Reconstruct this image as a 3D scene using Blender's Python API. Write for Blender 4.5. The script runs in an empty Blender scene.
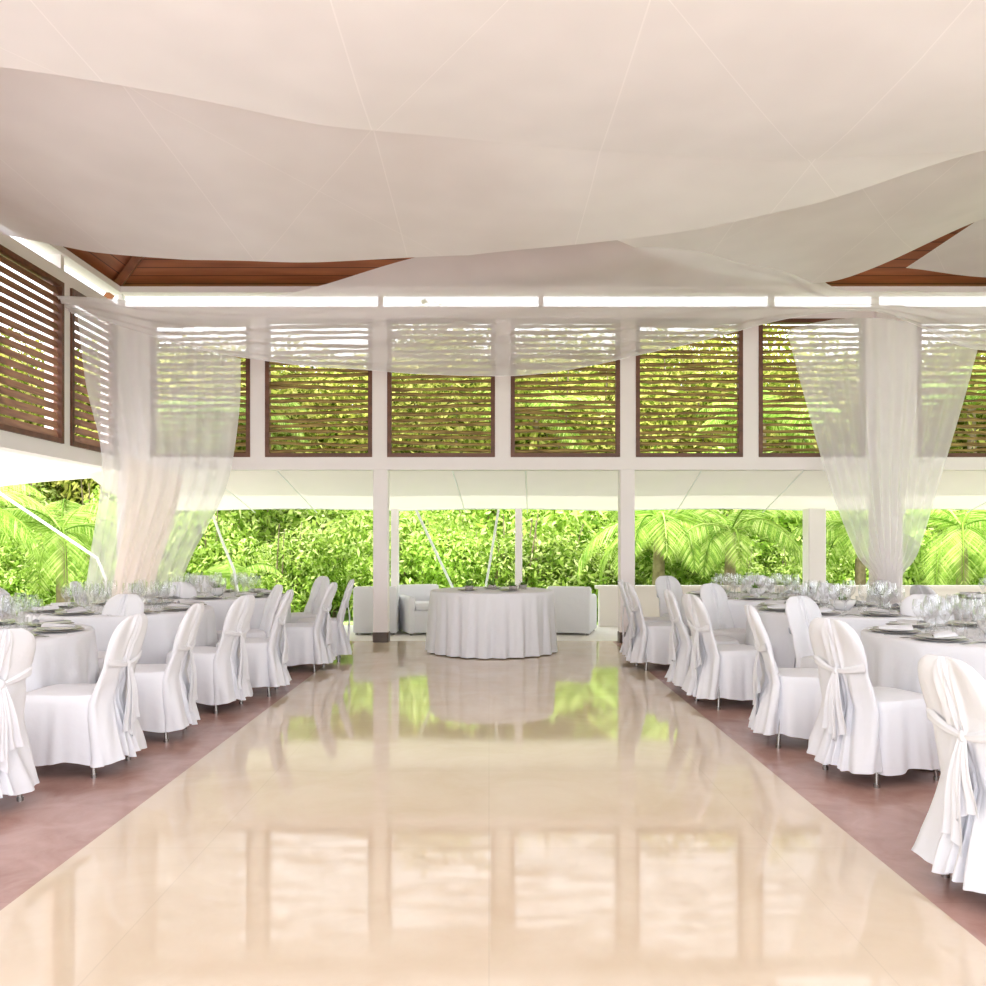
import bpy, math, random
import numpy as np
from mathutils import Vector, Matrix, noise
random.seed(4); np.random.seed(4)
sc=bpy.context.scene
sc.view_settings.view_transform='Standard'
sc.view_settings.exposure=0.0
COL=sc.collection
pi=math.pi

# ------------------------------------------------------------------ materials
def newmat(name):
    m=bpy.data.materials.new(name); m.use_nodes=True
    nt=m.node_tree
    for n in list(nt.nodes): nt.nodes.remove(n)
    out=nt.nodes.new('ShaderNodeOutputMaterial')
    return m,nt,out
def N(nt,t,**kw):
    n=nt.nodes.new(t)
    for k,v in kw.items():
        if k in n.inputs: n.inputs[k].default_value=v
        else: setattr(n,k,v)
    return n
def pbr(name,col,rough=.6,col2=None,scale=5.,bump=0.,bscale=20.,metal=0.,sheen=0.,spec=.5,stretch=(1,1,1),detail=4.):
    m,nt,out=newmat(name)
    p=N(nt,'ShaderNodeBsdfPrincipled',Roughness=rough,Metallic=metal)
    p.inputs['Base Color'].default_value=(*col,1)
    p.inputs['Specular IOR Level'].default_value=spec
    p.inputs['Sheen Weight'].default_value=sheen
    tc=N(nt,'ShaderNodeTexCoord'); mp=N(nt,'ShaderNodeMapping'); mp.inputs['Scale'].default_value=stretch
    nt.links.new(tc.outputs['Object'],mp.inputs[0])
    if col2:
        ns=N(nt,'ShaderNodeTexNoise',Scale=scale,Detail=detail)
        nt.links.new(mp.outputs[0],ns.inputs['Vector'])
        cr=N(nt,'ShaderNodeValToRGB'); cr.color_ramp.elements[0].position=.35; cr.color_ramp.elements[1].position=.65
        cr.color_ramp.elements[0].color=(*col,1); cr.color_ramp.elements[1].color=(*col2,1)
        nt.links.new(ns.outputs[0],cr.inputs[0]); nt.links.new(cr.outputs[0],p.inputs['Base Color'])
    if bump:
        nb=N(nt,'ShaderNodeTexNoise',Scale=bscale,Detail=3.)
        nt.links.new(mp.outputs[0],nb.inputs['Vector'])
        b=N(nt,'ShaderNodeBump',Strength=bump,Distance=.02)
        nt.links.new(nb.outputs[0],b.inputs['Height']); nt.links.new(b.outputs[0],p.inputs['Normal'])
    nt.links.new(p.outputs[0],out.inputs[0])
    return m

def sheer(name,col,transp,trl=.4,seam_crease=False):
    m,nt,out=newmat(name)
    d=N(nt,'ShaderNodeBsdfDiffuse'); t=N(nt,'ShaderNodeBsdfTranslucent'); tr=N(nt,'ShaderNodeBsdfTransparent')
    d.inputs[0].default_value=(*col,1); t.inputs[0].default_value=(*col,1)
    m1=N(nt,'ShaderNodeMixShader'); m1.inputs[0].default_value=trl
    nt.links.new(d.outputs[0],m1.inputs[1]); nt.links.new(t.outputs[0],m1.inputs[2])
    m2=N(nt,'ShaderNodeMixShader'); m2.inputs[0].default_value=transp
    nt.links.new(m1.outputs[0],m2.inputs[1]); nt.links.new(tr.outputs[0],m2.inputs[2])
    tc=N(nt,'ShaderNodeTexCoord'); ns=N(nt,'ShaderNodeTexNoise',Scale=1.3,Detail=2.)
    nt.links.new(tc.outputs['Object'],ns.inputs['Vector'])
    mr=N(nt,'ShaderNodeMapRange'); mr.inputs[1].default_value=.3; mr.inputs[2].default_value=.7
    mr.inputs[3].default_value=max(0,transp-.04); mr.inputs[4].default_value=transp+.04
    nt.links.new(ns.outputs[0],mr.inputs[0])
    fac=mr.outputs[0]
    if seam_crease:
        # sewn seams, plus diagonal fold creases painted in as less see-through lines
        for rot,per,wd in ((0.,.72,.0042),(.62,1.55,.003),(-.5,1.9,.0028)):
            mp=N(nt,'ShaderNodeMapping'); mp.inputs['Rotation'].default_value=(0,0,rot)
            nt.links.new(tc.outputs['Object'],mp.inputs[0])
            sp=N(nt,'ShaderNodeSeparateXYZ'); nt.links.new(mp.outputs[0],sp.inputs[0])
            a=N(nt,'ShaderNodeMath',operation='PINGPONG'); a.inputs[1].default_value=per
            nt.links.new(sp.outputs[0],a.inputs[0])
            g=N(nt,'ShaderNodeMath',operation='GREATER_THAN'); g.inputs[1].default_value=per-wd
            nt.links.new(a.outputs[0],g.inputs[0])
            s=N(nt,'ShaderNodeMath',operation='MULTIPLY'); s.inputs[1].default_value=.7*transp
            nt.links.new(g.outputs[0],s.inputs[0])
            s2=N(nt,'ShaderNodeMath',operation='SUBTRACT'); s2.use_clamp=True
            nt.links.new(fac,s2.inputs[0]); nt.links.new(s.outputs[0],s2.inputs[1]); fac=s2.outputs[0]
    nt.links.new(fac,m2.inputs[0])
    nt.links.new(m2.outputs[0],out.inputs[0])
    return m

def stone(name,c1,c2,rough,tile,scale,gloss_ior=1.5,joint=.9,bump=.02):
    m,nt,out=newmat(name)
    p=N(nt,'ShaderNodeBsdfPrincipled',Roughness=rough,IOR=gloss_ior)
    tc=N(nt,'ShaderNodeTexCoord')
    ns=N(nt,'ShaderNodeTexNoise',Scale=scale,Detail=8.,Roughness=.6,Distortion=.6)
    nt.links.new(tc.outputs['Object'],ns.inputs['Vector'])
    cr=N(nt,'ShaderNodeValToRGB'); cr.color_ramp.elements[0].position=.3; cr.color_ramp.elements[1].position=.7
    cr.color_ramp.elements[0].color=(*c1,1); cr.color_ramp.elements[1].color=(*c2,1)
    nt.links.new(ns.outputs[0],cr.inputs[0])
    br=N(nt,'ShaderNodeTexBrick'); br.offset=0.; br.inputs['Scale'].default_value=1.
    br.inputs['Color1'].default_value=(1,1,1,1); br.inputs['Color2'].default_value=(.97,.97,.97,1)
    br.inputs['Mortar'].default_value=(joint,joint,joint,1)
    br.inputs['Mortar Size'].default_value=.003; br.inputs['Brick Width'].default_value=tile; br.inputs['Row Height'].default_value=tile
    nt.links.new(tc.outputs['Object'],br.inputs['Vector'])
    mx=N(nt,'ShaderNodeMixRGB',blend_type='MULTIPLY'); mx.inputs[0].default_value=1
    nt.links.new(cr.outputs[0],mx.inputs[1]); nt.links.new(br.outputs[0],mx.inputs[2])
    nt.links.new(mx.outputs[0],p.inputs['Base Color'])
    n2=N(nt,'ShaderNodeTexNoise',Scale=1.6,Detail=2.)
    nt.links.new(tc.outputs['Object'],n2.inputs['Vector'])
    mr=N(nt,'ShaderNodeMapRange'); mr.inputs[3].default_value=rough*.7; mr.inputs[4].default_value=rough*1.4
    nt.links.new(n2.outputs[0],mr.inputs[0]); nt.links.new(mr.outputs[0],p.inputs['Roughness'])
    b=N(nt,'ShaderNodeBump',Strength=bump,Distance=.02); nt.links.new(n2.outputs[0],b.inputs['Height'])
    nt.links.new(b.outputs[0],p.inputs['Normal'])
    nt.links.new(p.outputs[0],out.inputs[0])
    return m

def leafmat(name,cols,trl=.45):
    m,nt,out=newmat(name)
    geo=N(nt,'ShaderNodeNewGeometry')
    cr=N(nt,'ShaderNodeValToRGB')
    e=cr.color_ramp.elements
    e[0].position=0; e[0].color=(*cols[0],1); e[1].position=1; e[1].color=(*cols[-1],1)
    for i,c in enumerate(cols[1:-1]):
        x=e.new((i+1)/(len(cols)-1)); x.color=(*c,1)
    nt.links.new(geo.outputs['Random Per Island'],cr.inputs[0])
    oi=N(nt,'ShaderNodeObjectInfo'); ns=N(nt,'ShaderNodeTexNoise',Scale=.8,Detail=2.)
    nt.links.new(geo.outputs['Position'],ns.inputs['Vector'])
    ad=N(nt,'ShaderNodeMath',operation='ADD'); nt.links.new(oi.outputs['Random'],ad.inputs[0]); nt.links.new(ns.outputs[0],ad.inputs[1])
    mr=N(nt,'ShaderNodeMapRange'); mr.inputs[1].default_value=.3; mr.inputs[2].default_value=1.4; mr.inputs[3].default_value=.65; mr.inputs[4].default_value=1.4
    nt.links.new(ad.outputs[0],mr.inputs[0])
    mu=N(nt,'ShaderNodeMixRGB',blend_type='MULTIPLY'); mu.inputs[0].default_value=1
    nt.links.new(cr.outputs[0],mu.inputs[1]); nt.links.new(mr.outputs[0],mu.inputs[2])
    d=N(nt,'ShaderNodeBsdfDiffuse'); t=N(nt,'ShaderNodeBsdfTranslucent')
    nt.links.new(mu.outputs[0],d.inputs[0]); nt.links.new(mu.outputs[0],t.inputs[0])
    mx=N(nt,'ShaderNodeMixShader'); mx.inputs[0].default_value=trl
    nt.links.new(d.outputs[0],mx.inputs[1]); nt.links.new(t.outputs[0],mx.inputs[2])
    nt.links.new(mx.outputs[0],out.inputs[0])
    return m

def woodplank(name,c1,c2,axis='X',w=.12):
    m,nt,out=newmat(name)
    p=N(nt,'ShaderNodeBsdfPrincipled',Roughness=.45)
    tc=N(nt,'ShaderNodeTexCoord'); mp=N(nt,'ShaderNodeMapping')
    mp.inputs['Scale'].default_value=(.6,6,6) if axis=='X' else (6,.6,6)
    nt.links.new(tc.outputs['Object'],mp.inputs[0])
    ns=N(nt,'ShaderNodeTexNoise',Scale=1.5,Detail=6.); nt.links.new(mp.outputs[0],ns.inputs['Vector'])
    cr=N(nt,'ShaderNodeValToRGB'); cr.color_ramp.elements[0].color=(*c1,1); cr.color_ramp.elements[1].color=(*c2,1)
    cr.color_ramp.elements[0].position=.3; cr.color_ramp.elements[1].position=.7
    nt.links.new(ns.outputs[0],cr.inputs[0])
    sp=N(nt,'ShaderNodeSeparateXYZ'); nt.links.new(tc.outputs['Object'],sp.inputs[0])
    a=N(nt,'ShaderNodeMath',operation='PINGPONG'); a.inputs[1].default_value=w/2
    nt.links.new(sp.outputs[1 if axis=='X' else 0],a.inputs[0])
    g=N(nt,'ShaderNodeMath',operation='LESS_THAN'); g.inputs[1].default_value=.006
    nt.links.new(a.outputs[0],g.inputs[0])
    mx=N(nt,'ShaderNodeMixRGB'); nt.links.new(g.outputs[0],mx.inputs[0]); nt.links.new(cr.outputs[0],mx.inputs[1])
    mx.inputs[2].default_value=(c1[0]*.3,c1[1]*.3,c1[2]*.3,1)
    nt.links.new(mx.outputs[0],p.inputs['Base Color'])
    nt.links.new(p.outputs[0],out.inputs[0])
    return m

M_wall=pbr('white_plaster',(.89,.83,.84),.7,bump=.03,bscale=30)
M_cloth=pbr('white_cloth',(.80,.80,.84),.9,bump=.45,bscale=7,sheen=.1,spec=.2)
M_sash=pbr('white_sash_satin',(.81,.81,.85),.7,bump=.3,bscale=14,sheen=.1,spec=.3)
M_chrome=pbr('chrome_leg',(.35,.33,.32),.25,metal=1.)
M_frame=woodplank('louver_frame_wood',(.09,.033,.018),(.18,.07,.038),'X',5.)
M_slat=pbr('bamboo_slat_wood',(.17,.10,.03),.6,(.42,.30,.09),6.,stretch=(.6,6,6))
M_slatL=pbr('louver_slat_wood',(.22,.10,.06),.5,(.34,.18,.10),5.,stretch=(6,.6,6))
M_roofX=woodplank('roof_plank_back',(.25,.075,.03),(.42,.14,.055),'X',.14)
M_roofY=woodplank('roof_plank_side',(.25,.075,.03),(.42,.14,.055),'Y',.14)
M_raf=pbr('rafter_wood',(.18,.055,.025),.5,(.28,.09,.04),4.)
M_dance=stone('cream_marble',(.72,.57,.41),(.80,.67,.52),.055,1.25,1.8,1.85,.92,.013)
M_side=stone('terracotta_stone',(.40,.22,.18),(.56,.35,.30),.2,1.6,4.,1.55,.88,.03)
M_terr=stone('terrace_stone',(.82,.77,.70),(.86,.82,.78),.4,.8,2.,1.5,.9)
M_base=pbr('dark_column_base',(.10,.07,.06),.4)
M_sheerA=sheer('sheer_ceiling_fabric',(.97,.94,.96),.10,.30,True)
M_sheerB=sheer('sheer_swag_fabric',(.97,.94,.97),.30,.35)
M_curt=sheer('sheer_curtain_fabric',(.97,.94,.98),.42,.35)
M_foldshade=sheer('curtain_fold_shade',(.96,.78,.70),.06,.35)  # peach tint paints the shade of the inner curtain fold
M_hem=sheer('fabric_hem',(.97,.94,.96),.04,.3)
M_awn=sheer('awning_canvas',(.86,.79,.72),.0,.15)
M_grass=pbr('lawn_grass',(.24,.38,.10),.9,(.40,.54,.18),3.,bump=.6,bscale=40)
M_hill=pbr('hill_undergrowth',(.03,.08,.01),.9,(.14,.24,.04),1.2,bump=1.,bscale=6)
M_leaf=leafmat('shrub_leaves',[(.09,.18,.02),(.28,.42,.06),(.50,.62,.15),(.76,.84,.38)])
M_leafY=leafmat('tree_leaves',[(.06,.10,.01),(.22,.26,.04),(.42,.43,.09),(.66,.62,.20)])
M_palm=leafmat('palm_leaves',[(.14,.27,.04),(.32,.46,.08),(.60,.70,.24)])
M_trunk=pbr('bark',(.20,.14,.09),.9,(.36,.27,.19),8.,bump=.6,bscale=12)
M_metalw=pbr('white_painted_steel',(.85,.85,.84),.4)
M_plate=pbr('porcelain_plate',(.86,.85,.85),.15)
M_charger=pbr('taupe_charger',(.42,.38,.37),.25)
M_cut=pbr('cutlery_steel',(.6,.6,.6),.2,metal=1.)
M_green=pbr('folded_green_leaf',(.12,.26,.04),.5,(.2,.4,.06),20.)
M_par=pbr('cream_render',(.80,.74,.68),.8)
def glassmat():
    m,nt,out=newmat('clear_glass')
    g=N(nt,'ShaderNodeBsdfGlossy',Roughness=.02); t=N(nt,'ShaderNodeBsdfTransparent')
    t.inputs[0].default_value=(.97,.975,.98,1)
    lw=N(nt,'ShaderNodeLayerWeight',Blend=.3)
    mr=N(nt,'ShaderNodeMapRange'); mr.inputs[3].default_value=.06; mr.inputs[4].default_value=.8
    nt.links.new(lw.outputs['Facing'],mr.inputs[0])
    mx=N(nt,'ShaderNodeMixShader'); nt.links.new(mr.outputs[0],mx.inputs[0])
    nt.links.new(t.outputs[0],mx.inputs[1]); nt.links.new(g.outputs[0],mx.inputs[2]); nt.links.new(mx.outputs[0],out.inputs[0])
    return m
M_glass=glassmat()

# ------------------------------------------------------------------ mesh builder
class MB:
    def __init__(s): s.v=[]; s.f=[]; s.m=[]; s.sm=[]
    def add(s,vs,fs,mi=0,sm=False):
        o=len(s.v); s.v+= [tuple(v) for v in vs]
        for f in fs: s.f.append(tuple(i+o for i in f)); s.m.append(mi); s.sm.append(sm)
    def box(s,x0,x1,y0,y1,z0,z1,mi=0,M=None):
        vs=[Vector((x,y,z)) for x in (x0,x1) for y in (y0,y1) for z in (z0,z1)]
        if M: vs=[M@v for v in vs]
        s.add(vs,[(0,1,3,2),(4,6,7,5),(0,4,5,1),(2,3,7,6),(0,2,6,4),(1,5,7,3)],mi)
    def grid(s,P,mi=0,closeu=False,sm=True):
        R=len(P); C=len(P[0]); vs=[p for r in P for p in r]; fs=[]
        for r in range(R-1):
            for c in range(C if closeu else C-1):
                c2=(c+1)%C; fs.append((r*C+c,r*C+c2,(r+1)*C+c2,(r+1)*C+c))
        s.add(vs,fs,mi,sm)
    def fan(s,ring,center,mi=0,sm=True):
        n=len(ring); s.add(list(ring)+[center],[(i,(i+1)%n,n) for i in range(n)],mi,sm)
    def lathe(s,prof,cx,cy,cz,n=16,mi=0,sm=True):
        s.grid([[(cx+r*math.cos(2*pi*k/n),cy+r*math.sin(2*pi*k/n),cz+z) for k in range(n)] for r,z in prof],mi,True,sm)
    def tube(s,pts,rad,n=8,mi=0,sm=True):
        pts=[Vector(p) for p in pts]; rows=[]
        for i,p in enumerate(pts):
            d=(pts[min(i+1,len(pts)-1)]-pts[max(i-1,0)]).normalized()
            a=Vector((0,0,1)) if abs(d.z)<.9 else Vector((1,0,0))
            u=d.cross(a).normalized(); w=d.cross(u)
            r=rad[i] if isinstance(rad,(list,tuple)) else rad
            rows.append([p+u*r*math.cos(2*pi*k/n)+w*r*math.sin(2*pi*k/n) for k in range(n)])
        s.grid(rows,mi,True,sm)
        s.fan(rows[0],pts[0],mi,False); s.fan(rows[-1],pts[-1],mi,False)
    def mesh(s,name,mats):
        me=bpy.data.meshes.new(name); me.from_pydata(s.v,[],s.f)
        for m in mats: me.materials.append(m)
        me.polygons.foreach_set('material_index',s.m); me.polygons.foreach_set('use_smooth',s.sm)
        me.update(); return me
    def obj(s,name,mats,loc=(0,0,0)):
        return put(name,s.mesh(name,mats),loc)
def put(name,me,loc=(0,0,0),rz=0,sc_=1.):
    o=bpy.data.objects.new(name,me); COL.objects.link(o); o.location=loc; o.rotation_euler=(0,0,rz)
    o.scale=(sc_,)*3 if not isinstance(sc_,tuple) else sc_
    return o

# ------------------------------------------------------------------ floor and ground
YB=11.35; XL=-4.92; XR=8.6; YN=-.3
b=MB(); b.box(XL-.3,XR+.3,YN,11.55,-.2,0); b.obj('floor',[M_side])
b=MB(); b.box(-1.79,1.66,YN,11.52,0.0005,.006); b.obj('dance_floor',[M_dance])
b=MB(); b.box(-9,11,11.55,13.75,-.2,-.002); b.box(-9,XL-.3,YN,11.55,-.2,-.002); b.box(-12,14,-14,YN,-.2,-.002); b.obj('terrace_floor_bounce_slab',[M_terr])  # slab behind the camera is unseen, added to bounce sunlight onto the drapes
def gz(x,y):
    return -.22+(0 if y<21 else min(5.,(y-21)*.35))+.15*noise.noise(Vector((x*.2,y*.2,0)))*(1 if y>16 else 0)
rows=[[(x,y,gz(x,y)) for x in np.linspace(-50,50,50)] for y in np.linspace(-30,22,27)]
b=MB(); b.grid(rows,0); b.obj('lawn_ground',[M_grass])
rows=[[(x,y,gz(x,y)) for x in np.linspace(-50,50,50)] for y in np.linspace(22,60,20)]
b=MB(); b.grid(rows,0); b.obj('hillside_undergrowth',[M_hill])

# ------------------------------------------------------------------ walls (upper, louvred)
b=MB()
pan_back=[(-4.52,-3.19),(-2.99,-1.56),(-1.36,.08),(.29,1.75),(1.96,3.39),(3.6,5.03),(5.72,7.15),(7.35,8.45)]
zb,zt,zl,zu=2.48,4.33,2.31,4.49
b.box(XL-.15,XR+.15,YB,YB+.2,zl,zb); b.box(XL-.15,XR+.15,YB,YB+.2,zt,zu)
ed=[XL-.15]+[v for p in pan_back for v in p]+[XR+.15]
for i in range(0,len(ed),2): b.box(ed[i],ed[i+1],YB,YB+.2,zb,zt)
b.box(5.15,5.53,YB-.06,YB,zl,zu)
for x in (-4.95,-1.46,.7,3.8,5.2,8.6):
    b.box(x-.03,x+.03,YB+.05,YB+.15,zu,4.72)
b.box(XL-.15,XR+.15,YB,YB+.2,4.68,4.76)
b.box(XL-.15,XR+.15,YB-.03,YB,zl,zl+.05)
b.obj('wall_back',[M_wall])
def sidewall(name,x0,x1,inward):
    b=MB(); y0=YN
    pans=[(9.98,11.2),(8.35,9.79),(6.75,8.17),(5.1,6.55),(3.5,4.9),(1.9,3.3),(.1,1.7)]
    b.box(x0,x1,y0,YB,zl,zb); b.box(x0,x1,y0,YB,zt,zu); b.box(x0,x1,y0,YB,4.68,4.76)
    es=[y0]+[v for p in pans[::-1] for v in p]+[YB]
    for i in range(0,len(es),2):
        b.box(x0,x1,es[i],es[i+1],zb,zt)
        if i%4==0: b.box(x0+.04,x1-.04,(es[i]+es[i+1])/2-.04,(es[i]+es[i+1])/2+.04,zu,4.7)
    b.obj(name,[M_wall]); return pans
pans=sidewall('wall_left',XL-.2,XL,1)
sidewall('wall_right',XR,XR+.2,-1)

wn=[0]
def louver(axis,a0,a1,plane,slm,rough):
    wn[0]+=1
    b=MB()
    def bx(u0,u1,z0,z1,d0,d1,mi,tilt=0,ang=0):
        c=Vector(((u0+u1)/2,(d0+d1)/2,(z0+z1)/2)); M=Matrix.Translation(c)@Matrix.Rotation(tilt,4,'Y')@Matrix.Rotation(ang,4,'X')
        hu,hd,hz=(u1-u0)/2,(d1-d0)/2,(z1-z0)/2
        if axis=='Y':
            R=Matrix(((0,1,0,0),(1,0,0,0),(0,0,1,0),(0,0,0,1))); M=R@M
        b.box(-hu,hu,-hd,hd,-hz,hz,mi,M)
    p=plane; f=.055
    bx(a0,a1,zt-f,zt,p-.04,p+.06,0); bx(a0,a1,zb,zb+f,p-.04,p+.06,0)
    bx(a0,a0+f,zb+f,zt-f,p-.04,p+.06,0); bx(a1-f,a1,zb+f,zt-f,p-.04,p+.06,0)
    n=21 if rough else 17
    for i in range(n):
        z=zb+f+(i+.5)*(zt-zb-2*f)/n
        if rough:
            k=9; pts=[]
            base=z+random.uniform(-.012,.012); t=random.uniform(-.008,.008)
            for q in range(k):
                u=a0+f*.8+(a1-a0-1.6*f)*q/(k-1)
                pts.append((u,p+.01,base+t*(q-k/2)*.6+random.uniform(-.008,.008)))
            b.tube(pts,[random.uniform(.018,.031) for _ in pts],6,1)
        else:
            bx(a0+f*.8,a1-f*.8,z-.042,z+.042,p-.006,p+.006,1,0,.35*(1 if plane<0 else -1))
    b.obj('window_%d'%wn[0],[M_frame,slm])
for a,c in pan_back: louver('X',a,c,YB+.03,M_slat,True)
for a,c in pans: louver('Y',a,c,XL-.03,M_slatL,False)
for a,c in pans[:4]: louver('Y',a,c,XR+.03,M_slatL,False)

def column(name,x,y,w,h,base=True):
    b=MB(); r=w/2; ch=.015
    pts=[(-r+ch,-r),(r-ch,-r),(r,-r+ch),(r,r-ch),(r-ch,r),(-r+ch,r),(-r,r-ch),(-r,-r+ch)]
    z0=.14 if base else 0
    b.grid([[(px,py,z) for px,py in pts] for z in (z0,h)],0,True,False)
    b.fan([(px,py,h) for px,py in pts],(0,0,h),0,False)
    if base:
        k=1.06
        b.grid([[(px*k,py*k,z) for px,py in pts] for z in (0,.13)]+[[(px,py,.14) for px,py in pts]],1,True,False)
    b.obj(name,[M_wall,M_base],(x,y,0.0))
for x,w in ((-1.45,.2),(1.85,.2),(5.34,.32),(-4.86,.22),(8.6,.25)): column('column',x,YB+.1,w,zl)
for y in (8.2,5.,1.8): column('column',XR+.1,y,.2,zl)
for y in (4.9,-.2): column('column',XL-.1,y,.2,zl)
for x,w in ((-1.46,.12),(.46,.11),(5.05,.27),(8.3,.2)): column('terrace_column',x,13.2,w,1.86,False)

# ------------------------------------------------------------------ roof (hipped, wood planks)
x0,x1,y0,y1=XL-.3,XR+.3,YN-.3,YB+.3; ze=4.76; run=(y1-y0)/2; zr=ze+run*.45; ym=(y0+y1)/2
A,B_,C_,D_=(x0,y0,ze),(x1,y0,ze),(x1,y1,ze),(x0,y1,ze); E=(x0+run,ym,zr); F=(x1-run,ym,zr)
b=MB()
b.add([D_,C_,F,E],[(0,1,2,3)],0); b.add([A,B_,F,E],[(0,1,2,3)],0)
b.add([A,D_,E],[(0,1,2)],1); b.add([B_,C_,F],[(0,1,2)],1)
for P,Q in ((A,E),(D_,E),(B_,F),(C_,F),(E,F)):
    P=Vector(P)-Vector((0,0,.06)); Q=Vector(Q)-Vector((0,0,.06)); b.tube([P,Q],.07,4,2,False)
b.obj('ceiling',[M_roofX,M_roofY,M_raf])

# ------------------------------------------------------------------ draped fabrics
def ip(x,pts):
    xs=[p[0] for p in pts]
    if x<=xs[0]: return pts[0][1]
    if x>=xs[-1]: return pts[-1][1]
    for i in range(len(xs)-1):
        if xs[i]<=x<=xs[i+1]:
            t=(x-xs[i])/(xs[i+1]-xs[i])
            y0_,y1_=pts[i][1],pts[i+1][1]
            m0=(pts[i+1][1]-pts[max(i-1,0)][1])/(xs[i+1]-xs[max(i-1,0)])*(xs[i+1]-xs[i])
            j=min(i+2,len(xs)-1)
            m1=(pts[j][1]-pts[i][1])/(xs[j]-xs[i])*(xs[i+1]-xs[i])
            return (2*t**3-3*t*t+1)*y0_+(t**3-2*t*t+t)*m0+(-2*t**3+3*t*t)*y1_+(t**3-t*t)*m1
def sheet(name,near,far,zn,zf,bulge,mat,xa=XL+.03,xb=XR-.05,nx=140,ny=44,rip=.008,seed=0,fold=0.,hem=False,crease=.0):
    rows=[]
    for j in range(ny+1):
        v=j/ny; r=[]
        for i in range(nx+1):
            x=xa+(xb-xa)*i/nx
            yn,yf=ip(x,near),ip(x,far); z0_,z1_=ip(x,zn),ip(x,zf)
            y=yn+(yf-yn)*v; z=z0_+(z1_-z0_)*v-bulge*4*v*(1-v)*math.sin(pi*min(1,max(0,(x-xa)/(xb-xa))))
            z+=rip*noise.noise(Vector((x*.9,y*.5,seed)))*3
            if fold: z+=fold*math.sin(9*v*pi+2.5*noise.noise(Vector((x*.4,v*2,seed+3))))*min(1,v*5)
            if crease:
                z+=crease*(abs(math.sin((x*.9+y*.55)*1.1+seed))**.5+abs(math.sin((x*.55-y*.8)*.9+seed*2))**.5)
            r.append((x,y,z))
        rows.append(r)
    b=MB(); b.grid(rows,0)
    if hem: b.tube(rows[-1],.004,5,1)
    return b.obj(name,[mat,M_hem])
sheet('ceiling_drape',[(-5,.6),(9,.6)],[(-5,4.55),(-2.66,4.63),(-1.15,5.12),(.72,5.5),(3.2,5.55),(6,5.2),(9,4.6)],
      [(-5,4.35),(-2,3.95),(1.5,3.8),(5,3.95),(9,4.4)],[(-5,4.02),(-2.66,3.90),(.7,3.84),(3.2,3.88),(6,4.1),(9,4.4)],.10,M_sheerA,seed=1,crease=.022)
sheet('ceiling_drape',[(-5,2.6),(9,2.6)],[(-4.9,8.55),(-3.53,8.14),(-1.06,7.6),(.92,7.03),(2.35,6.43),(3.3,5.75),(5,5.6),(9,5.6)],
      [(-5,4.42),(-2,4.15),(1.5,4.08),(5,4.15),(9,4.45)],[(-4.9,4.41),(-3.53,4.07),(-1.06,3.83),(.92,3.81),(2.35,3.84),(3.3,3.95),(5,4.15),(9,4.5)],.05,M_sheerA,seed=2,crease=.022)
sheet('ceiling_swag_drape',[(-4.85,9.6),(-3,9.75),(-2,9.4),(-.8,8.5),(1,7.4),(2,7.6),(3,8.4),(3.9,9.75),(4.7,10.2),(8.6,10.3)],
      [(-4.85,9.95),(-3.02,10.4),(.13,10.5),(2.09,10.45),(3.73,10.35),(4.7,10.5),(5.3,10.75),(6.2,10.8),(8.6,10.8)],
      [(-4.85,4.12),(-3,4.12),(-2,4.15),(-.8,4.18),(1,4.2),(2,4.3),(3,4.34),(3.9,4.3),(4.7,4.35),(8.6,4.4)],
      [(-4.85,4.02),(-3.02,3.60),(.13,3.40),(2.09,3.70),(3.73,4.10),(4.7,4.2),(5.3,4.12),(6.2,3.80),(8.6,3.85)],.06,M_sheerB,seed=3,fold=.014,hem=True)
sheet('ceiling_drape',[(0.2,5.0),(3,5.0),(9,4.9)],[(0.2,6.6),(1.,7.5),(2,8.5),(3,9.2),(3.8,9.55),(4.2,9.3),(4.8,8.4),(5.6,7.5),(9,7.2)],
      [(0,4.25),(4,4.3),(9,4.6)],[(0.2,4.05),(1,4.06),(2,4.10),(3,4.18),(3.8,4.26),(4.2,4.34),(4.8,4.5),(5.6,4.62),(9,4.7)],.0,M_sheerA,xa=.2,seed=4,crease=.008)
sheet('ceiling_drape',[(5.2,5.0),(9,5.0)],[(5.2,10.7),(6.5,10.9),(8.6,11.1)],
      [(5.2,4.85),(9,4.8)],[(5.2,4.80),(6.5,4.74),(9,4.76)],.03,M_sheerA,xa=5.25,seed=6)

def curtain(name,L,R,nf,amp,mat,nu=150,nv=60,ph=0.,sag=0.):
    def samp(P,t):
        q=[(i/(len(P)-1)) for i in range(len(P))]
        return Vector([ip(t,[(q[i],P[i][k]) for i in range(len(P))]) for k in range(3)])
    rows=[]
    for j in range(nv+1):
        t=j/nv; l=samp(L,t); r=samp(R,t); d=r-l
        n=Vector((-d.y,d.x,0)); n=n.normalized() if n.length>1e-5 else Vector((0,-1,0))
        row=[]
        for i in range(nu+1):
            u=i/nu; a=amp*(.25+.75*t)
            p=l+d*u+n*(a*math.sin(2*pi*nf*u+ph+1.2*noise.noise(Vector((u*2.5,t*.6,ph)))))
            p.z-=sag*4*u*(1-u)*(1-t)
            row.append(p)
        rows.append(row)
    b=MB(); b.grid(rows,0); return b.obj(name,[mat])
curtain('sheer_curtain',[(-4.80,9.9,4.05),(-4.72,9.95,3.2),(-4.60,10.1,2.3),(-4.78,10.2,1.2),(-4.86,10.0,.02)],
        [(-3.05,10.45,3.6),(-3.12,10.6,2.9),(-3.35,10.8,2.0),(-3.8,10.8,1.1),(-4.15,10.7,.02)],8,.055,M_curt,ph=.5)
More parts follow.
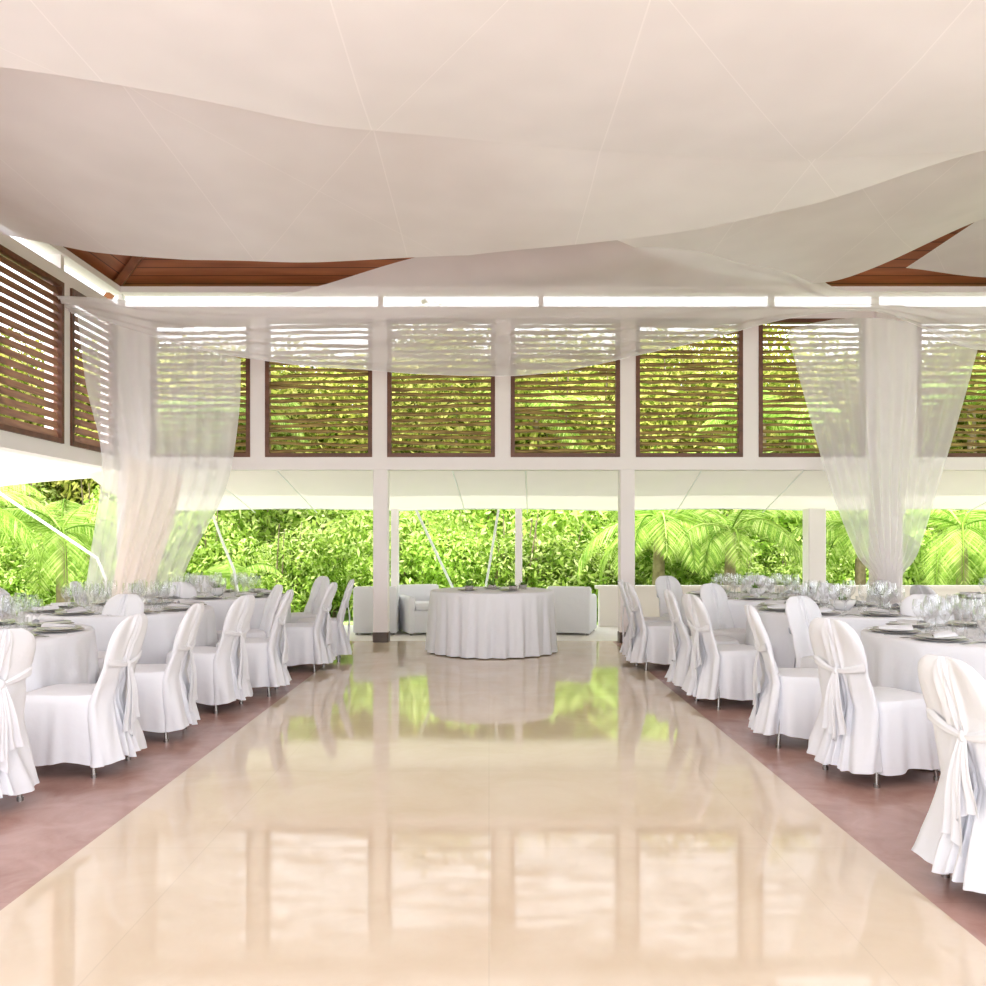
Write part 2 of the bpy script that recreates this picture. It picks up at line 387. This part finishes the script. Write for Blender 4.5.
curtain('sheer_curtain',[(-4.62,10.75,2.45),(-4.62,10.8,1.7),(-4.74,10.75,.9),(-4.82,10.65,.02)],
        [(-3.95,10.98,2.2),(-4.08,10.98,1.6),(-4.3,10.98,.9),(-4.4,10.95,.02)],4,.05,M_foldshade,ph=1.5)  # second layer, its colour standing in for the shadowed fold
curtain('sheer_curtain',[(3.80,10.85,4.05),(4.02,10.9,3.3),(4.38,10.95,2.1),(4.75,11.0,1.2),(5.0,11.0,.82),(4.95,10.98,.02)],
        [(6.25,10.85,3.85),(6.1,10.9,3.2),(5.8,10.95,2.1),(5.55,11.0,1.2),(5.32,11.0,.82),(5.4,10.98,.02)],11,.045,M_curt,sag=-.25)

# ------------------------------------------------------------------ terrace awnings
rows=[]
for j in range(9):
    v=j/8; r=[]
    for i in range(121):
        x=-5.6+15.6*i/120
        bay=abs(math.sin(pi*(x+1.45)/3.4))
        r.append((x,YB+.22+v*(2.2-.05*bay),2.36-.50*v-.05*math.sin(pi*v)+.03*bay*v))
    rows.append(r)
b=MB(); b.grid(rows,0)
b.tube([p for p in rows[-1][::4]],.018,6,1)
for x in (-3.9,-2.9,-.5,.5,2.9,4.3,6.2,7.6): b.tube([(x,YB+.22,2.33),(x+.12,YB+2.38,1.82)],.009,6,1)
b.obj('terrace_awning',[M_awn,M_metalw])
b=MB(); rows=[]
for j in range(9):
    v=j/8; r=[]
    for i in range(60):
        y=-.5+13.1*i/59
        lift=max(0,(y-10.4)/2.2)
        r.append((XL-.22-v*1.9*(1-.62*lift**1.4),y,2.36-v*(.46-.46*lift**1.1)-.05*math.sin(pi*v)))
    rows.append(r)
b.grid(rows,0); b.tube(rows[-1][::3],.018,6,1); b.obj('terrace_awning',[M_awn,M_metalw])
for P in ([(-7.3,12.6,2.1),(-5.9,12.8,1.1),(-5.5,12.9,.0)],[(-4.35,13.4,1.75),(-4.2,13.45,1.3),(-4.05,13.5,.9),(-3.98,13.5,.5),(-3.98,13.5,0)],
          [(-1.15,13.4,1.85),(-.35,14.4,.0)],[(.15,13.4,1.85),(-.15,14.3,0.)],[(6.6,13.5,1.85),(6.1,14.4,0)]):
    b=MB(); b.tube(P,.022,8); b.obj('awning_support_pole',[M_metalw])

b=MB(); b.box(1.75,9.5,13.48,13.65,0,.60); b.box(1.7,9.55,13.44,13.69,.60,.65); b.obj('terrace_parapet',[M_par])
def rbox(b,x0,x1,y0,y1,z0,z1,r=.04,mi=0):
    cx,cy=(x0+x1)/2,(y0+y1)/2; hx,hy=(x1-x0)/2,(y1-y0)/2
    def ring(z,ins):
        pts=[]
        for k in range(4):
            for q in range(5):
                a=k*pi/2+q*pi/8
                sx,sy=((1,1),(-1,1),(-1,-1),(1,-1))[k]
                pts.append((cx+sx*(hx-r)+(r-ins)*math.cos(a),cy+sy*(hy-r)+(r-ins)*math.sin(a),z))
        return pts
    R=[ring(z0,r*.5),ring(z0+r*.5,0),ring(z1-r,0),ring(z1-r*.4,r*.2),ring(z1,r*.7)]
    b.grid(R,mi,True); b.fan(R[-1],(cx,cy,z1+.004),mi); b.fan(R[0],(cx,cy,z0),mi)
b=MB()
rbox(b,-.27,.27,-.36,.22,.03,.36); rbox(b,-.32,.32,.22,.38,.03,.70); rbox(b,-.32,-.22,-.38,.22,.03,.56); rbox(b,.22,.32,-.38,.22,.03,.56)
rbox(b,-.215,.215,-.37,.215,.365,.46,.04)
for x in (-.27,.27):
    for y in (-.32,.32): b.tube([(x,y,0),(x,y,.07)],.02,8,1)
arm=b.mesh('lounge_armchair',[M_cloth,M_chrome])
for x,y,r in ((-1.66,12.65,pi+.04),(-.98,12.65,.35),(1.24,12.65,pi-.25)): put('lounge_armchair',arm,(x,y,-.002),r)

# ------------------------------------------------------------------ slip-covered chairs
def rr(a,hx,hy,k=5.):
    c,s=math.cos(a),math.sin(a)
    r=1/((abs(c)/hx)**k+(abs(s)/hy)**k)**(1/k)
    return r*c,r*s
def chair(seed):
    rnd=random.Random(seed); b=MB(); n=120; p1=rnd.uniform(0,6); p2=rnd.uniform(0,6)
    rows=[]
    for j,z in enumerate([.47,.455,.42,.36,.28,.2,.13,.085]):
        t=(.47-z)/.385
        row=[]
        for i in range(n):
            a=2*pi*i/n
            ins=-.012 if j==0 else 0
            fl=.0+.035*t
            x,y=rr(a,.235+fl+ins,.220+fl+ins)
            f=(.014*math.sin(9*a+p1)+.008*math.sin(17*a+p2))*t**1.1
            L=math.hypot(x,y); zz=z+(.012*math.sin(5*a+p2) if j==7 else 0)
            row.append((x*(1+f/L)+.01,y*(1+f/L),zz))
        rows.append(row)
    b.grid(rows,0,True)
    R=[[(x*k,y*k,.47+.016*(1-k*k)) for x,y,z in rows[0]] for k in (1,.85,.55,.25)]
    b.grid(R,0,True); b.fan(R[-1],(0,0,.487))
    def xc(z): return -.225-.15*((z-.42)/.5)**1.15 if z>.42 else -.225-.07*((.42-z)/.42)
    kz=rnd.uniform(.60,.66)
    rows=[]; zs=[.085,.12,.18,.26,.34,.42,.5,.54,.58,.61,.635,.66,.69,.73,.78,.82,.855,.88,.9,.912,.92]
    for z in zs:
        top=max(0,(z-.74)/.18)
        w=.205-.004*(z-.46)/.4 if z>.46 else .205+.05*(.46-z)/.37
        if z>.5: w-=.016*math.exp(-((z-kz)/.05)**2)
        if top>0: w=w*math.sqrt(max(.03,1-top**3.0*.80))
        th=.030 if z>.46 else .030+.04*(.46-z)/.37
        if top>0: th=.030*math.sqrt(max(.1,1-top**4*.9))
        row=[]
        dt=max(0,(.64-z)/.55)
        for i in range(n):
            a=2*pi*i/n; x,y=rr(a,th,w,2.8)
            f=(.017*math.sin(11*a+p2)+.009*math.sin(19*a+p1))*dt+.006*math.sin(7*a+z*14+p1)+.004*math.sin(13*a-z*9)
            if x<0:
                ang=math.atan2(z-kz,y); f+=.007*math.sin(ang*9+p1)*math.exp(-((z-kz)**2+y*y)/.035)
            L=math.hypot(x,y)+1e-6
            row.append((xc(z)+x+(f if abs(x)>th*.4 else 0)*(-1 if x<0 else 1),y*(1+f*.6/L),z+(.012*math.sin(4*a+p1) if z<.1 else 0)))
        rows.append(row)
    b.grid(rows,0,True); b.fan(rows[-1],(xc(.925),0,.925))
    kx=xc(kz)-.040; ky=rnd.uniform(-.04,.04)
    for s in (-1,1):
        rows=[]
        for i in range(9):
            t=i/8; yy=ky+(s*.198-ky)*t; zz=kz+.05*t**1.5; xx=xc(zz)-.033*(1-t**3)-.006
            wd=.012+.022*t
            rows.append([(xx-.010*math.cos(w*1.6)-.003*math.sin(w*7),yy,zz+w*wd) for w in np.linspace(-1,1,8)])
        b.grid(rows,0)
    rows=[[(kx+.016*math.cos(v)*math.cos(a),ky+.020*math.cos(v)*math.sin(a),kz+.026*math.sin(v)) for a in np.linspace(0,2*pi,13)[:-1]] for v in np.linspace(-1.5,1.5,7)]
    b.grid(rows,0,True)
    for s in (-1,1):
        Ln=(.40 if s>0 else .33)+rnd.uniform(-.07,.07); rows=[]
        for i in range(19):
            t=i/18; z=kz-.005-Ln*t; wd=.012+.058*t**.8
            # hangs just clear of the cover behind it
            x=min(kx-.004-.014*math.sin(pi*min(1,t*1.2))-.012*t, xc(z)-.045-.035*max(0,(.46-z)/.37))
            row=[]
            for k in range(15):
                w=(k/14-.5)*2
                row.append((x-.010*math.sin(w*8+t*1.5+p1)*(.25+t),ky+s*(.008+.036*t)+w*wd,z-.03*abs(w)*t+(.03*w*s*t)))
            rows.append(row)
        b.grid(rows,0)
    for x,y in ((.19,.18),(.19,-.18),(-.2,.18),(-.2,-.18)):
        b.tube([(x*.95,y*.95,.46),(x*1.12,y*1.1,0.008)],.012,8,2)
        b.tube([(x*1.12,y*1.1,0),(x*1.12,y*1.1,.02)],.017,8,2)
    return b.mesh('dining_chair',[M_cloth,M_sash,M_chrome])
chairs=[chair(i) for i in range(5)]

# ------------------------------------------------------------------ tables
def table_mesh(seed,R=.8,npl=15):
    b=MB(); n=240; rnd=random.Random(seed); p1,p2,p3=[rnd.uniform(0,6) for _ in range(3)]
    rows=[]
    for j,(r,z) in enumerate([(R*.3,.752),(R*.7,.752),(R*.96,.752),(R*.99,.749),(R*1.0,.738),(R*1.003,.70),(R*1.008,.6),(R*1.012,.47),(R*1.018,.33),(R*1.025,.2),(R*1.03,.09),(R*1.035,.012)]):
        t=max(0,(.738-z)/.73); row=[]
        for i in range(n):
            a=2*pi*i/n
            f=t**.75*(.030*math.sin(npl*a+p1+.5*math.sin(2*a+p2))+.012*math.sin((2*npl+3)*a+p3)+.008*math.sin(5*a+p3))
            row.append(((r+f)*math.cos(a),(r+f)*math.sin(a),z))
        rows.append(row)
    b.grid(rows,0,True); b.fan(rows[0],(0,0,.752))
    b.tube([(0,0,.02),(0,0,.74)],.05,10,1); b.lathe([(.0,.03),(.3,.02),(.32,.0)],0,0,0,24,1)
    return b.mesh('dining_table',[M_cloth,M_chrome])
tmesh=[table_mesh(11),table_mesh(12),table_mesh(13)]
wine=[(.033,0),(.034,.003),(.006,.008),(.0045,.03),(.0045,.085),(.012,.095),(.03,.115),(.038,.145),(.037,.175),(.031,.21)]
red=[(.036,0),(.037,.003),(.006,.008),(.005,.03),(.005,.10),(.014,.11),(.038,.135),(.046,.17),(.044,.205),(.036,.245)]
tumb=[(.0,.004),(.03,.004),(.032,.02),(.037,.10),(.036,.10)]
def setting(seed,n=8):
    rnd=random.Random(seed); g=MB(); s=MB()
    for k in range(n):
        a=2*pi*k/n+.2; ca,sa=math.cos(a),math.sin(a)
        def P(r,t): return (r*ca-t*sa, r*sa+t*ca)
        x,y=P(.60,0)
        s.lathe([(.0,.002),(.11,.003),(.155,.012),(.157,.014),(.11,.007),(.0,.006)],x,y,.753,28,0)
        s.lathe([(.0,.012),(.08,.012),(.135,.026),(.137,.028),(.08,.016),(.0,.016)],x,y,.753,28,1)
        M=Matrix.Translation((x,y,.772))@Matrix.Rotation(a+rnd.uniform(-.15,.15),4,'Z')
        rows=[]
        for j in range(9):
            v=j/8; row=[]
            for i in range(9):
                u=i/8-.5; row.append(M@Vector(((v-.5)*.2,u*.12*(1.05-v*.9),.010+.026*math.cos(u*pi)*(1-.5*v)+.006*math.sin(u*22))))
            rows.append(row)
        s.grid(rows,2)
        M=Matrix.Rotation(a,4,'Z')
        for t in (-.2,-.18,.18,.2):
            s.box(.52,.70,t-.004,t+.004,.754,.757,3,M); s.box(.48,.53,t-.009,t+.009,.754,.757,3,M)
        for prof,r,t in ((red,.40,.06),(wine,.43,.14),(tumb,.38,-.03),(wine,.34,.12),(red,.30,.02)):
            xx,yy=P(r+rnd.uniform(-.015,.015),t+rnd.uniform(-.015,.015)); g.lathe(prof,xx,yy,.754,14,0)
    s.lathe([(.0,.0),(.06,.0),(.10,.05),(.11,.09),(.10,.09),(.09,.05),(.0,.02)],0,0,.754,24,1)
    for i in range(26):
        a=rnd.uniform(0,2*pi); e=rnd.uniform(.4,1.3); L=rnd.uniform(.05,.09)
        d=Vector((math.cos(a)*math.cos(e),math.sin(a)*math.cos(e),math.sin(e))); w=Vector((-math.sin(a),math.cos(a),0))*.018
        o=Vector((0,0,.82)); s.add([o,o+d*L*.5+w,o+d*L,o+d*L*.5-w],[(0,1,2,3)],4)
    return s.mesh('place_settings',[M_charger,M_plate,M_cloth,M_cut,M_green]),g.mesh('wine_glasses',[M_glass])
sets=[setting(1),setting(2)]
tables=[(-3.48,5.60),(-3.30,7.6),(-3.05,9.5),(3.28,5.5),(3.12,7.5),(2.95,9.4),(3.30,3.3),(5.7,6.4),(5.7,8.9)]
for i,(x,y) in enumerate(tables):
    put('dining_table',tmesh[i%3],(x,y,0),i*.7)
    s,g=sets[i%2]; put('place_settings',s,(x,y,0),i*.37); put('wine_glasses',g,(x,y,0),i*.37)
put('dining_table',table_mesh(21,.76,22),(.04,10.5,0.006))
b=MB()
for x,y,r in ((-.3,-.25,.12),(.2,-.3,.13),(0,.2,.12)):
    b.lathe([(.0,.002),(r*.6,.003),(r,.014),(r*1.01,.016),(r*.6,.008),(0,.007)],x,y,.754,24,0)
for cx,cy in ((-.28,-.2),(.0,0.0),(.25,-.22),(.38,.05)):
    b.lathe([(0,.0),(.045,.0),(.055,.05),(.05,.05),(.0,.03)],cx,cy,.762,16,0)
    for i in range(16):
        a=random.uniform(0,2*pi); e=random.uniform(.3,1.3); L=random.uniform(.06,.12)
        d=Vector((math.cos(a)*math.cos(e),math.sin(a)*math.cos(e),math.sin(e))); w=Vector((-math.sin(a),math.cos(a),0))*.02
        o=Vector((cx,cy,.80)); b.add([o,o+d*L*.5+w,o+d*L,o+d*L*.5-w],[(0,1,2,3)],1)
b.obj('table_greenery_bowls',[M_charger,M_green],(.04,10.5,0.006))

CH=[(-2.48,5.10,pi-.12,0),(-2.74,4.36,pi-.45,0),(-2.42,5.95,pi+.05,0),(-3.1,6.66,None,0),(-4.0,6.55,None,0),(-4.55,5.3,None,0),(-3.9,4.5,None,0),
 (-2.33,6.95,pi-.2,1),(-2.16,7.6,pi+.05,1),(-2.45,8.38,pi+.5,1),(-3.3,8.6,None,1),(-4.3,7.9,None,1),(-4.2,6.95,None,1),
 (-2.02,9.0,pi-.1,2),(-1.93,9.65,pi+.1,2),(-2.35,10.35,pi+.7,2),(-3.5,10.45,None,2),(-4.1,9.3,None,2),
 (2.28,4.95,.38,3),(2.15,5.75,-.12,3),(2.66,6.45,None,3),(3.5,6.6,None,3),(4.3,5.9,None,3),(3.15,4.36,None,3),
 (2.03,7.1,.25,4),(2.0,7.75,-.05,4),(2.5,8.45,None,4),(3.4,8.58,None,4),(4.2,7.6,None,4),
 (1.85,9.1,.1,5),(1.88,9.75,-.15,5),(2.4,10.35,None,5),(3.3,10.45,None,5),(4.05,9.5,None,5),
 (2.10,3.28,.16,6),(2.6,2.3,.8,6),(4.45,3.6,None,6),
 (4.7,5.95,.3,7),(4.6,6.75,-.3,7),(4.65,8.5,.2,8),(4.75,9.35,-.5,8)]
for k,(x,y,a,t) in enumerate(CH):
    tx,ty=tables[t]; d=math.hypot(x-tx,y-ty)
    if a is None: a=math.atan2(ty-y,tx-x)
    if d<1.10: x=tx+(x-tx)*1.10/d; y=ty+(y-ty)*1.10/d
    put('dining_chair',chairs[k%5],(x,y,0),a+random.uniform(-.05,.05))

# ------------------------------------------------------------------ vegetation
def leafcloud(name,n,rx,ry,rz,ls,mat,seed,lumps=9,asp=.20):
    rs=np.random.RandomState(seed)
    lc=rs.uniform(-1,1,(lumps,3))*[rx*.6,ry*.6,rz*.55]+[0,0,rz]
    idx=rs.randint(0,lumps,n); d=rs.normal(size=(n,3)); d/=np.linalg.norm(d,axis=1)[:,None]
    rad=rs.uniform(.55,1.1,n)[:,None]**.5
    c=lc[idx]+d*rad*[rx*.5,ry*.5,rz*.5]; c[:,2]=np.abs(c[:,2])
    nrm=d*.6+rs.normal(size=(n,3))*.6+[0,0,.35]; nrm/=np.linalg.norm(nrm,axis=1)[:,None]
    t=np.cross(nrm,rs.normal(size=(n,3))); t/=np.linalg.norm(t,axis=1)[:,None]; w=np.cross(nrm,t)
    L=rs.uniform(.5,1.5,n)[:,None]*ls; W=L*asp
    t[:,2]-=.3
    v=np.stack([c,c+t*L*.45+w*W,c+t*L,c+t*L*.45-w*W],1).reshape(-1,3).tolist()
    f=[(4*i,4*i+1,4*i+2,4*i+3) for i in range(n)]; mi=[0]*n
    b=MB(); b.v=[tuple(q) for q in v]; b.f=f; b.m=mi; b.sm=[False]*n
    r=random.Random(seed)
    for k in range(9):
        x,y=r.uniform(-.6,.6)*rx,r.uniform(-.5,.5)*ry; h=rz*r.uniform(1.3,2.1); lx=r.uniform(-.35,.35)*rz
        b.tube([(x*.5,y*.5,0),(x*.8+lx*.3,y*.8,h*.5),(x+lx,y,h)],[.03,.02,.008],5,1)
    return b.mesh(name,[mat,M_trunk])
shr=[leafcloud('tropical_shrub',11000,1.5,1.2,1.1,.125,M_leaf,s,12) for s in (1,2,3)]
tre=[leafcloud('garden_tree',14000,2.6,2.0,2.4,.17,M_leafY,s,16) for s in (5,6)]
rnd=random.Random(9)
for i in range(26):
    x=-17+i*1.4; put('tropical_shrub',shr[i%3],(x+rnd.uniform(-.4,.4),17.6+rnd.uniform(-.7,.7),-.25),rnd.uniform(0,6),rnd.uniform(.65,1.1))
for i in range(24):
    x=-20+i*1.8; put('tropical_shrub',shr[i%3],(x+rnd.uniform(-.4,.4),19.8+rnd.uniform(-.6,.6),-.2),rnd.uniform(0,6),rnd.uniform(1.3,1.7))
for i in range(18):
    x=-24+i*2.9; put('garden_tree',tre[i%2],(x+rnd.uniform(-.7,.7),23+rnd.uniform(-1,1),rnd.uniform(.5,1.1)),rnd.uniform(0,6),rnd.uniform(1.2,1.34))
for i in range(17):
    x=-27+i*3.5; put('garden_tree',tre[i%2],(x+rnd.uniform(-.8,.8),28+rnd.uniform(-1,1),rnd.uniform(2.1,2.6)),rnd.uniform(0,6),rnd.uniform(1.28,1.4))
for i in range(12):
    put('tropical_shrub',shr[i%3],(-11-rnd.uniform(0,2.5),2+i*1.3,-.25),rnd.uniform(0,6),rnd.uniform(1.0,1.6))
def palm(seed,h,nf,L):
    r=random.Random(seed); b=MB()
    pts=[(.15*math.sin(t*1.5)*h*.2,0,t*h) for t in np.linspace(0,1,8)]
    b.tube(pts,[.13-.05*t for t in np.linspace(0,1,8)],10,1)
    top=Vector(pts[-1])
    for k in range(nf):
        a=2*pi*k/nf+r.uniform(-.3,.3); e=r.uniform(.1,1.2); ll=L*r.uniform(.8,1.1)
        hd=Vector((math.cos(a),math.sin(a),0)); side=Vector((-math.sin(a),math.cos(a),0)); p=top.copy(); ang=e; spine=[p.copy()]
        for i in range(18):
            p=p+(hd*math.cos(ang)+Vector((0,0,1))*math.sin(ang))*ll/18; ang-=.11; spine.append(p.copy())
        b.tube(spine,[.018*(1-i/20)+.003 for i in range(19)],5,0)
        for i in range(2,19):
            for q in (0,.33,.66):
                base=spine[i]*(1-q)+spine[i-1]*q; t=i/18; lf=ll*.30*math.sin(pi*min(1,t*.85+.12))+.05
                dirn=(spine[i]-spine[i-1]).normalized()
                for s in (-1,1):
                    d=(side*s*.8+dirn*.55-Vector((0,0,.35))).normalized(); w=dirn*.010*L
                    b.add([base-w*.3,base+w*.7+d*lf*.4,base+d*lf-Vector((0,0,.12*lf)),base-w*.7+d*lf*.4],[(0,1,2,3)],0)
    return b.mesh('palm_tree',[M_palm,M_trunk])
palms=[palm(1,1.7,15,1.8),palm(2,1.0,12,1.5),palm(3,4.3,14,2.2)]
for m,x,y,r,s in ((0,4.3,15.3,0,1.),(0,3.1,15.6,1,1.1),(0,8.5,15.2,2,1.05),(1,10.2,15.2,2,1.),(0,-9.0,13.8,1,1.1),(0,-7.6,15.2,3,1.),(1,-4.8,16.,2,.8),
                  (2,-6,19.5,1,1.),(2,1.2,20.5,2,1.05),(2,6.5,19.8,3,1.),(2,11.5,20,3,1.1),(0,7.0,16.,4,1.)):
    put('palm_tree',palms[m],(x,y,-.2),r,s)

# ------------------------------------------------------------------ light, world, camera
w=bpy.data.worlds.new('sky'); sc.world=w; w.use_nodes=True; nt=w.node_tree
bg=nt.nodes['Background']; tc=N(nt,'ShaderNodeTexCoord'); sp=N(nt,'ShaderNodeSeparateXYZ'); cr=N(nt,'ShaderNodeValToRGB')
cr.color_ramp.elements[0].position=0; cr.color_ramp.elements[0].color=(1,.99,.99,1)
cr.color_ramp.elements[1].position=.8; cr.color_ramp.elements[1].color=(.80,.88,1,1)
nt.links.new(tc.outputs['Generated'],sp.inputs[0]); nt.links.new(sp.outputs[2],cr.inputs[0]); nt.links.new(cr.outputs[0],bg.inputs[0])
bg.inputs[1].default_value=3.1
sl=bpy.data.lights.new('sun','SUN'); sl.energy=9; sl.angle=.02; sl.color=(1,.97,.94)
so=bpy.data.objects.new('sun',sl); COL.objects.link(so)
so.rotation_euler=Vector((.22,.38,-.9)).to_track_quat('-Z','Y').to_euler()

cam=bpy.data.cameras.new('camera'); co=bpy.data.objects.new('camera',cam); COL.objects.link(co)
co.location=(0,0,1.36); co.rotation_euler=(pi/2,0,0)
cam.lens=850/986*36; cam.sensor_width=36; cam.shift_y=48/986; cam.shift_x=4/986; cam.clip_end=300
sc.camera=co
